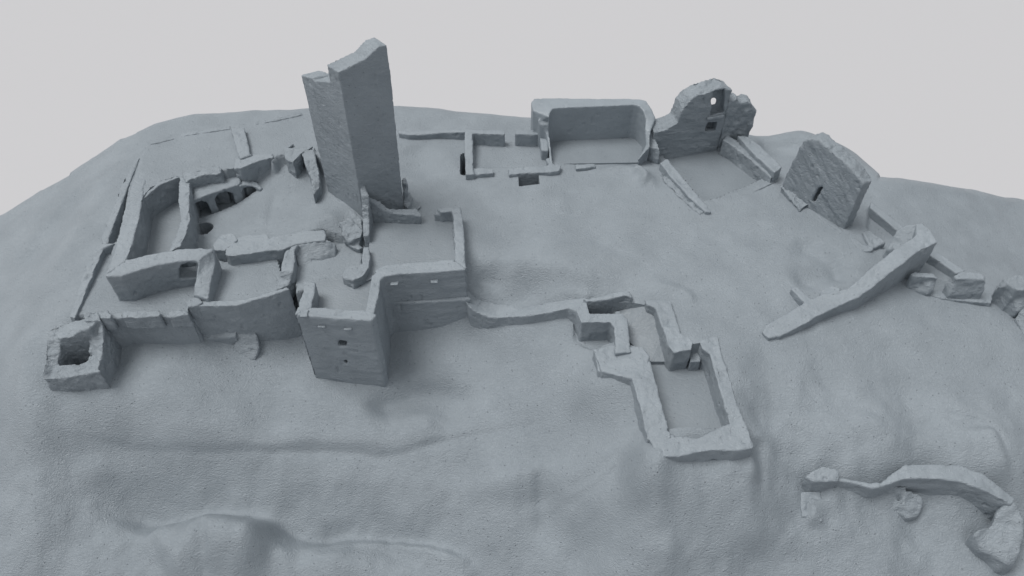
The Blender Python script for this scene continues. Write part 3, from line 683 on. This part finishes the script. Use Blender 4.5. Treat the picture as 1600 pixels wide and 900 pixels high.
tag(solid('low_wall', strips(each(Cc, (1090,672),(1150,682),(1250,680),(1350,670),(1500,665),(1560,665)), each(Cc, (1090,655),(1150,660),(1250,655),(1350,650),(1500,645),(1560,645)), [.12,.13,.14,.15,.2,.2], -.3), None, rough=.008, voxel=.025, smooth=2, rag=.01),
    'thin low wall along the rear rim from the tower to the foundation', 'wall')

# ---- cistern
ci = thing('rear_room', base(930, 230, 0), 'deep rectangular room with smooth rounded rim on the rear skyline', 'building')
solid('wall', strips(each(Fq, (650,245),(610,170),(600,115),(620,95),(700,92),(900,95),(1100,96),(1270,98),(1320,110),(1355,160),(1378,220)),
                     each(Fq, (700,245),(712,210),(718,180),(735,158),(780,152),(900,148),(1100,140),(1240,133),(1275,140),(1300,170),(1318,225)), [.6,.82,.86,.88,.88,.88,.88,.88,.88,.84,.72], -.6)+
      strips(each(Fq, (640,225),(655,260),(690,300),(700,350),(712,420),(715,500)), each(Fq, (690,215),(702,260),(710,300),(718,360),(725,420),(735,500)), [.7,.6,.45,.32,.2,.08], -.6)+
      strips(each(Fq, (1378,215),(1345,300),(1340,400),(1330,450)), each(Fq, (1318,215),(1312,290),(1318,380),(1260,490)), [.72,.62,.4,.08], -.6), ci, M_SMOOTH, rough=.004, fine=.001, smooth=7, rag=.004)
solid('sill', strips(each(Fq, (880,505),(940,503),(1000,502)), each(Fq, (880,532),(940,528),(1000,520)), [.04,.04,.02], -.3), ci, rough=.010, rag=.015)
floor(each(Fq, (700,360),(720,505),(1270,495),(1300,450),(1300,340)), -.02, ci)

# ---- chapel
ch = thing('ruined_chapel', base(1110, 270, -.1), 'ruined chapel whose tall broken gable has an upper window and lower opening', 'chapel')
gf = [(165,388),(240,368),(315,325),(350,235),(400,180),(450,150),(540,122),(560,60),(655,70)]
gb0 = U(*G(255,556), -.24); gb1 = U(*G(600,500), -.24)
FT = [onface(gb0, gb1, *G(*q)) for q in [(170,385),(240,368),(315,325),(350,235),(400,180),(450,150),(540,122),(600,105),(655,125)]]
ex, ey = gb1[0]-gb0[0], gb1[1]-gb0[1]; le = math.hypot(ex, ey); gn = (-ey/le, ex/le)
def gable(FT, th, zb, lift=0):
    out = []
    V = []; n = len(FT)
    for p in FT:
        q = (p[0]+gn[0]*th, p[1]+gn[1]*th, p[2]+lift)
        V += [p, q, (p[0], p[1], zb), (q[0], q[1], zb)]
    Fc = []
    for i in range(n-1):
        a = 4*i; b = a+4
        Fc += [[a, b, b+1, a+1], [a+2, a+3, b+3, b+2], [a, a+2, b+2, b], [a+1, b+1, b+3, a+3]]
    Fc += [[0, 1, 3, 2], [4*(n-1), 4*(n-1)+2, 4*(n-1)+3, 4*(n-1)+1]]
    return [(V, Fc)]
solid('gable', gable(FT, .42, -.6, .02), ch, M_ROUGH, rough=.014, scale=.13, rag=.07, fine=.007, smooth=2, streak=(1, .2, -.2),
      cuts=[opening(gb0, gb1, each(G, (538,130),(612,115),(604,262),(520,285)), .17, .2), opening(gb0, gb1, each(G, (524,172),(556,170),(554,206),(522,208)), 1.3, .05, 0, True),
            opening(gb0, gb1, each(G, (500,325),(566,320),(552,378),(484,384)), .22, .1)])
sp = [onface(gb0, gb1, *G(*q)) for q in ((496,300),(600,282))]
solid('window_sill', wbox(sp[0], sp[1], .2, (sp[0][2]+.03, sp[1][2]+.03), sp[0][2]-.03, 1)+wbox((sp[0][0]-gn[0]*.05, sp[0][1]-gn[1]*.05), (sp[1][0]-gn[0]*.05, sp[1][1]-gn[1]*.05), .2, (sp[0][2]+.03, sp[1][2]+.03), sp[0][2]-.03, 1), ch, voxel=.018, rough=.006)
# return wall at the right
q0 = FT[-1]; q1 = U(*G(800,450), -.05); g_ = gn
rf = [onface(q0, q1, *G(*q)) for q in ((640,195),(668,190),(690,178),(715,200),(750,196),(795,222),(804,262))]
solid('gable_return', gable(rf, .30, -.5, .02), ch, M_ROUGH, rough=.035, scale=.18, rag=.09)
solid('wall', poly(each(G, (115,305),(180,300),(290,272),(320,300),(300,345),(240,368),(170,388),(120,402)), [.56,.56,.58,.6,.55,.52,.5,.5], -.5)+
      strips(each(G, (120,400),(125,470),(190,560)), each(G, (165,400),(205,500),(225,555)), [.45,.3,.05], -.5), ch, rough=.014, rag=.02)
solid('wall', strips(each(G, (205,580),(300,690),(390,790),(490,885)), each(G, (250,550),(335,650),(440,780),(528,878)), [.14,.13,.12,.08], -.6), ch, rough=.012, rag=.025)
solid('wall', strips(each(G, (600,430),(700,500),(800,580),(905,672)), each(G, (628,400),(722,470),(822,562),(915,652)), [.2,.18,.16,.13], -.6), ch, M_ROUGH, rough=.014, rag=.02)
solid('wall', strips(each(G, (690,408),(775,505),(842,565),(922,638)), each(G, (752,415),(812,455),(888,520),(968,600)), [.28,.28,.27,.26], -.6), ch, rough=.010, rag=.012)
solid('threshold', strips(each(G, (905,672),(710,765),(532,846)), each(G, (935,690),(730,790),(520,885)), [-.02,-.02,-.03], -.5), ch, rough=.008, rag=.015, mat=M_GROUND)
solid('rubble', poly(each(G, (215,640),(240,620),(300,690),(380,770),(480,880),(450,895),(330,790),(240,690)), .03, -.6), ch, M_ROUGH, rough=.03, scale=.15, rag=.04)
cfx = sum(p[0] for p in CHF)/6; cfy = sum(p[1] for p in CHF)/6
floor([(cfx+(x-cfx)*1.10, cfy+(y-cfy)*1.08) for x, y in CHF], -.22, ch)

# ---- slab of wall standing alone
f0 = U(*G(1080,830), .0); f1 = U(*H(610,700), .0)
FT = [onface(f0, f1, *H(*q)) for q in ((178,330),(195,290),(240,200),(262,150),(292,110),(350,92),(430,150),(515,225),(600,305),(645,372))]
fn = (-(f1[1]-f0[1]), f1[0]-f0[0]); l_ = math.hypot(*fn); gn = (fn[0]/l_, fn[1]/l_)
if gn[1] < 0: gn = (-gn[0], -gn[1])
fragpc = gable(FT, .31, -.5, .0)
tag(solid('wall_fragment', fragpc, None, M_ROUGH, voxel=.03, rough=.014, scale=.13, rag=.06, fine=.007, smooth=2, streak=(.6, -.8, -.9),
      cuts=[opening(f0, f1, each(H, (375,390),(402,384),(402,400),(368,452),(348,475),(335,462)), .2, .15)]),
      'lone leaning slab of high rough wall with a ragged hole, right of the chapel', 'wall')
tag(solid('rubble_pile', poly(each(H, (155,385),(215,350),(330,470),(320,490),(265,520),(210,460)), [.1,.2,.14,.1,.08,.08], -.4)+poly(each(H, (180,340),(215,345),(200,380),(165,375)), .1, -.4), None, M_ROUGH, rough=.03, scale=.15, rag=.04),
    'broken stub of masonry at the left foot of the lone slab', 'rubble')
tag(solid('low_wall', strips(each(H, (370,560),(480,640),(570,710),(650,775)), each(H, (400,560),(520,650),(620,710),(705,765)), [.02,.03,.02,.0], -.4)+
      strips(each(H, (640,660),(690,760)), each(H, (685,645),(775,720)), [.05,.02], -.4), None, M_ROUGH, rough=.014, rag=.02),
    'worn footing strip below the lone slab, ending beside the ramp wall', 'wall')

# ---- ramp wall
tag(solid('ramp_wall', strips(each(I, (145,745),(240,700),(350,635),(500,560),(620,510),(700,450),(800,370),(880,310),(960,245),(1088,178)),
                              each(I, (60,680),(180,615),(300,545),(400,490),(545,465),(600,420),(700,330),(830,225),(930,165),(1000,110)), [-.01,.04,.09,.16,.24,.34,.46,.56,.62,.64], -.7)+poly(each(I, (60,690),(110,650),(200,600),(330,540),(350,600),(240,680),(145,740),(80,755),(40,720)), [-.03,.01,.03,.05,.05,.03,-.02,-.04,-.04], -.4)+
      strips(each(I, (960,165),(1000,180),(1088,178)), each(I, (960,75),(1000,72),(1045,112)), [.62,.64,.64], -.7)+
      poly(each(I, (780,230),(800,190),(850,110),(900,82),(990,72),(1010,110),(900,190),(840,225)), [.1,.2,.44,.56,.63,.5,.36,.25], -.5)+
      strips(each(I, (215,460),(300,550)), each(I, (248,448),(360,545)), [.1,.1], -.3)+poly(each(I, (385,490),(420,450),(470,445),(510,465),(480,500),(420,510)), .14, -.3), None, rough=.010, rag=.015),
      'long sloping wall climbing like a ramp to the right from a buried tip', 'wall')
# ---- blocks
tag(solid('wall_block', poly(each(I, (930,372),(950,362),(1060,368),(1085,400),(1060,395),(940,385)), .1, -.7)+poly(each(I, (905,450),(930,390),(1060,395),(1085,400),(1060,470),(1030,490)), [-.2,.05,.08,.06,-.15,-.2], -.7), None, rough=.012, rag=.02),
    'low battered wall block tucked behind the ramp wall', 'wall block', 'row of wall blocks on the right rim')
tag(solid('wall_block', poly(each(I, (1185,385),(1230,358),(1330,365),(1372,385),(1368,410),(1280,400),(1200,402)), .16, -.7)+poly(each(I, (1130,440),(1165,405),(1210,400),(1370,408),(1385,445),(1340,490),(1150,500)), [-.1,.05,.15,.15,.05,-.15,-.2], -.8), None, rough=.012, rag=.02),
    'middle wall block of the rim row, flat topped with chamfered corners', 'wall block', 'row of wall blocks on the right rim')
tag(solid('wall_block', poly(each(I, (1440,450),(1480,400),(1545,378),(1640,378),(1680,430),(1640,470),(1560,465),(1500,430)), [-.05,.1,.2,.2,.2,.15,.15,.1], -.8)+poly(each(I, (1415,500),(1440,450),(1530,440),(1660,470),(1640,560),(1560,600)), [-.3,0,.1,.1,-.2,-.3], -.9), None, M_ROUGH, rough=.014, rag=.02),
    'rough wall block cut by the right edge of the photo', 'wall block', 'row of wall blocks on the right rim')
tag(solid('low_wall', strips(each(I, (890,440),(1000,480),(1110,520),(1300,540),(1410,545)), each(I, (900,420),(1060,440),(1140,480),(1340,480),(1425,480)), [-.26,-.27,-.28,-.29,-.3], -.8), None, rough=.012, rag=.02),
    'low sill of wall linking the blocks on the right rim', 'wall')
tag(solid('broken_wall', poly(each(I, (1590,575),(1660,560),(1700,700),(1600,735),(1550,640)), [-.2,-.2,-.35,-.5,-.4], -1.2), None, M_ROUGH, rough=.02, rag=.02),
    'broken stub of wall falling away at the right photo edge below the blocks', 'wall')
# ---- ditch walls
tag(solid('ditch_wall', strips(each(H, (684,512),(760,575),(846,648)), each(H, (690,480),(800,560),(905,640)), [.06,.04,.02], -.6), None, rough=.006, voxel=.025),
    'straight low retaining wall right of the lone slab, dark inner side', 'wall', 'retaining walls behind the ramp wall')
tag(solid('ditch_wall', strips(each(H, (1040,795),(1120,848),(1200,905)), each(H, (1060,765),(1150,815),(1250,890)), [-.06,-.08,-.1], -.6), None, rough=.006, voxel=.025),
    'straight low retaining wall between the ramp wall and middle block', 'wall', 'retaining walls behind the ramp wall')
# ---- lower right
tag(solid('retaining_wall', strips(each(L, (345,345),(500,345),(560,352),(690,385),(745,372),(880,325),(1040,325),(1200,345),(1330,390),(1452,455),(1500,480)),
                                   each(L, (400,320),(500,325),(600,340),(680,350),(740,345),(880,250),(1040,245),(1200,248),(1330,300),(1450,390),(1530,450)), [-.78,-.77,-.76,-.76,-.74,-.68,-.68,-.70,-.74,-.80,-.85], -2.2), None, rough=.012, rag=.015, streak=(1, 0, 0)),
    'long curved retaining wall with dark face at the lower right', 'wall')
tag(solid('stone_block', poly(each(L, (290,320),(335,285),(400,256),(470,268),(492,290),(490,340),(345,345)), [-.70,-.62,-.62,-.62,-.64,-.68,-.68], -1.5), None, rough=.010, rag=.01),
    'rounded flat stone block at the left end of the retaining wall', 'stone block')
tag(solid('boulder', poly(each(L, (1285,640),(1380,590),(1440,500),(1500,465),(1545,490),(1575,570),(1560,760),(1520,830),(1460,835),(1330,740)), [-1.15,-1.1,-.95,-.9,-.9,-1.0,-1.3,-1.45,-1.45,-1.35], -2.4), None, M_ROUGH, voxel=.035, rough=.035, scale=.3, smooth=8),
    'big lumpy boulder below the right end of the retaining wall', 'boulder')
tag(solid('rock_lump', poly(each(L, (750,380),(890,375),(880,430),(850,440),(790,425)), [-.94,-.92,-1.1,-1.14,-1.1], -1.9)+poly(each(L, (890,395),(970,420),(990,470),(950,550),(900,560),(800,520),(760,450),(860,450)), [-1.02,-1.07,-1.17,-1.32,-1.32,-1.3,-1.22,-1.1], -2), None, M_ROUGH, rough=.02, smooth=8),
    'soft lump of rock leaning on the middle of the retaining wall', 'rock')
tag(solid('buttress', poly(each(L, (260,400),(385,400),(398,570),(380,580),(275,555)), [-1.0,-1.0,-1.16,-1.19,-1.18], -1.8), None, rough=.012, smooth=8),
    'low sloping buttress under the rounded stone block', 'buttress')
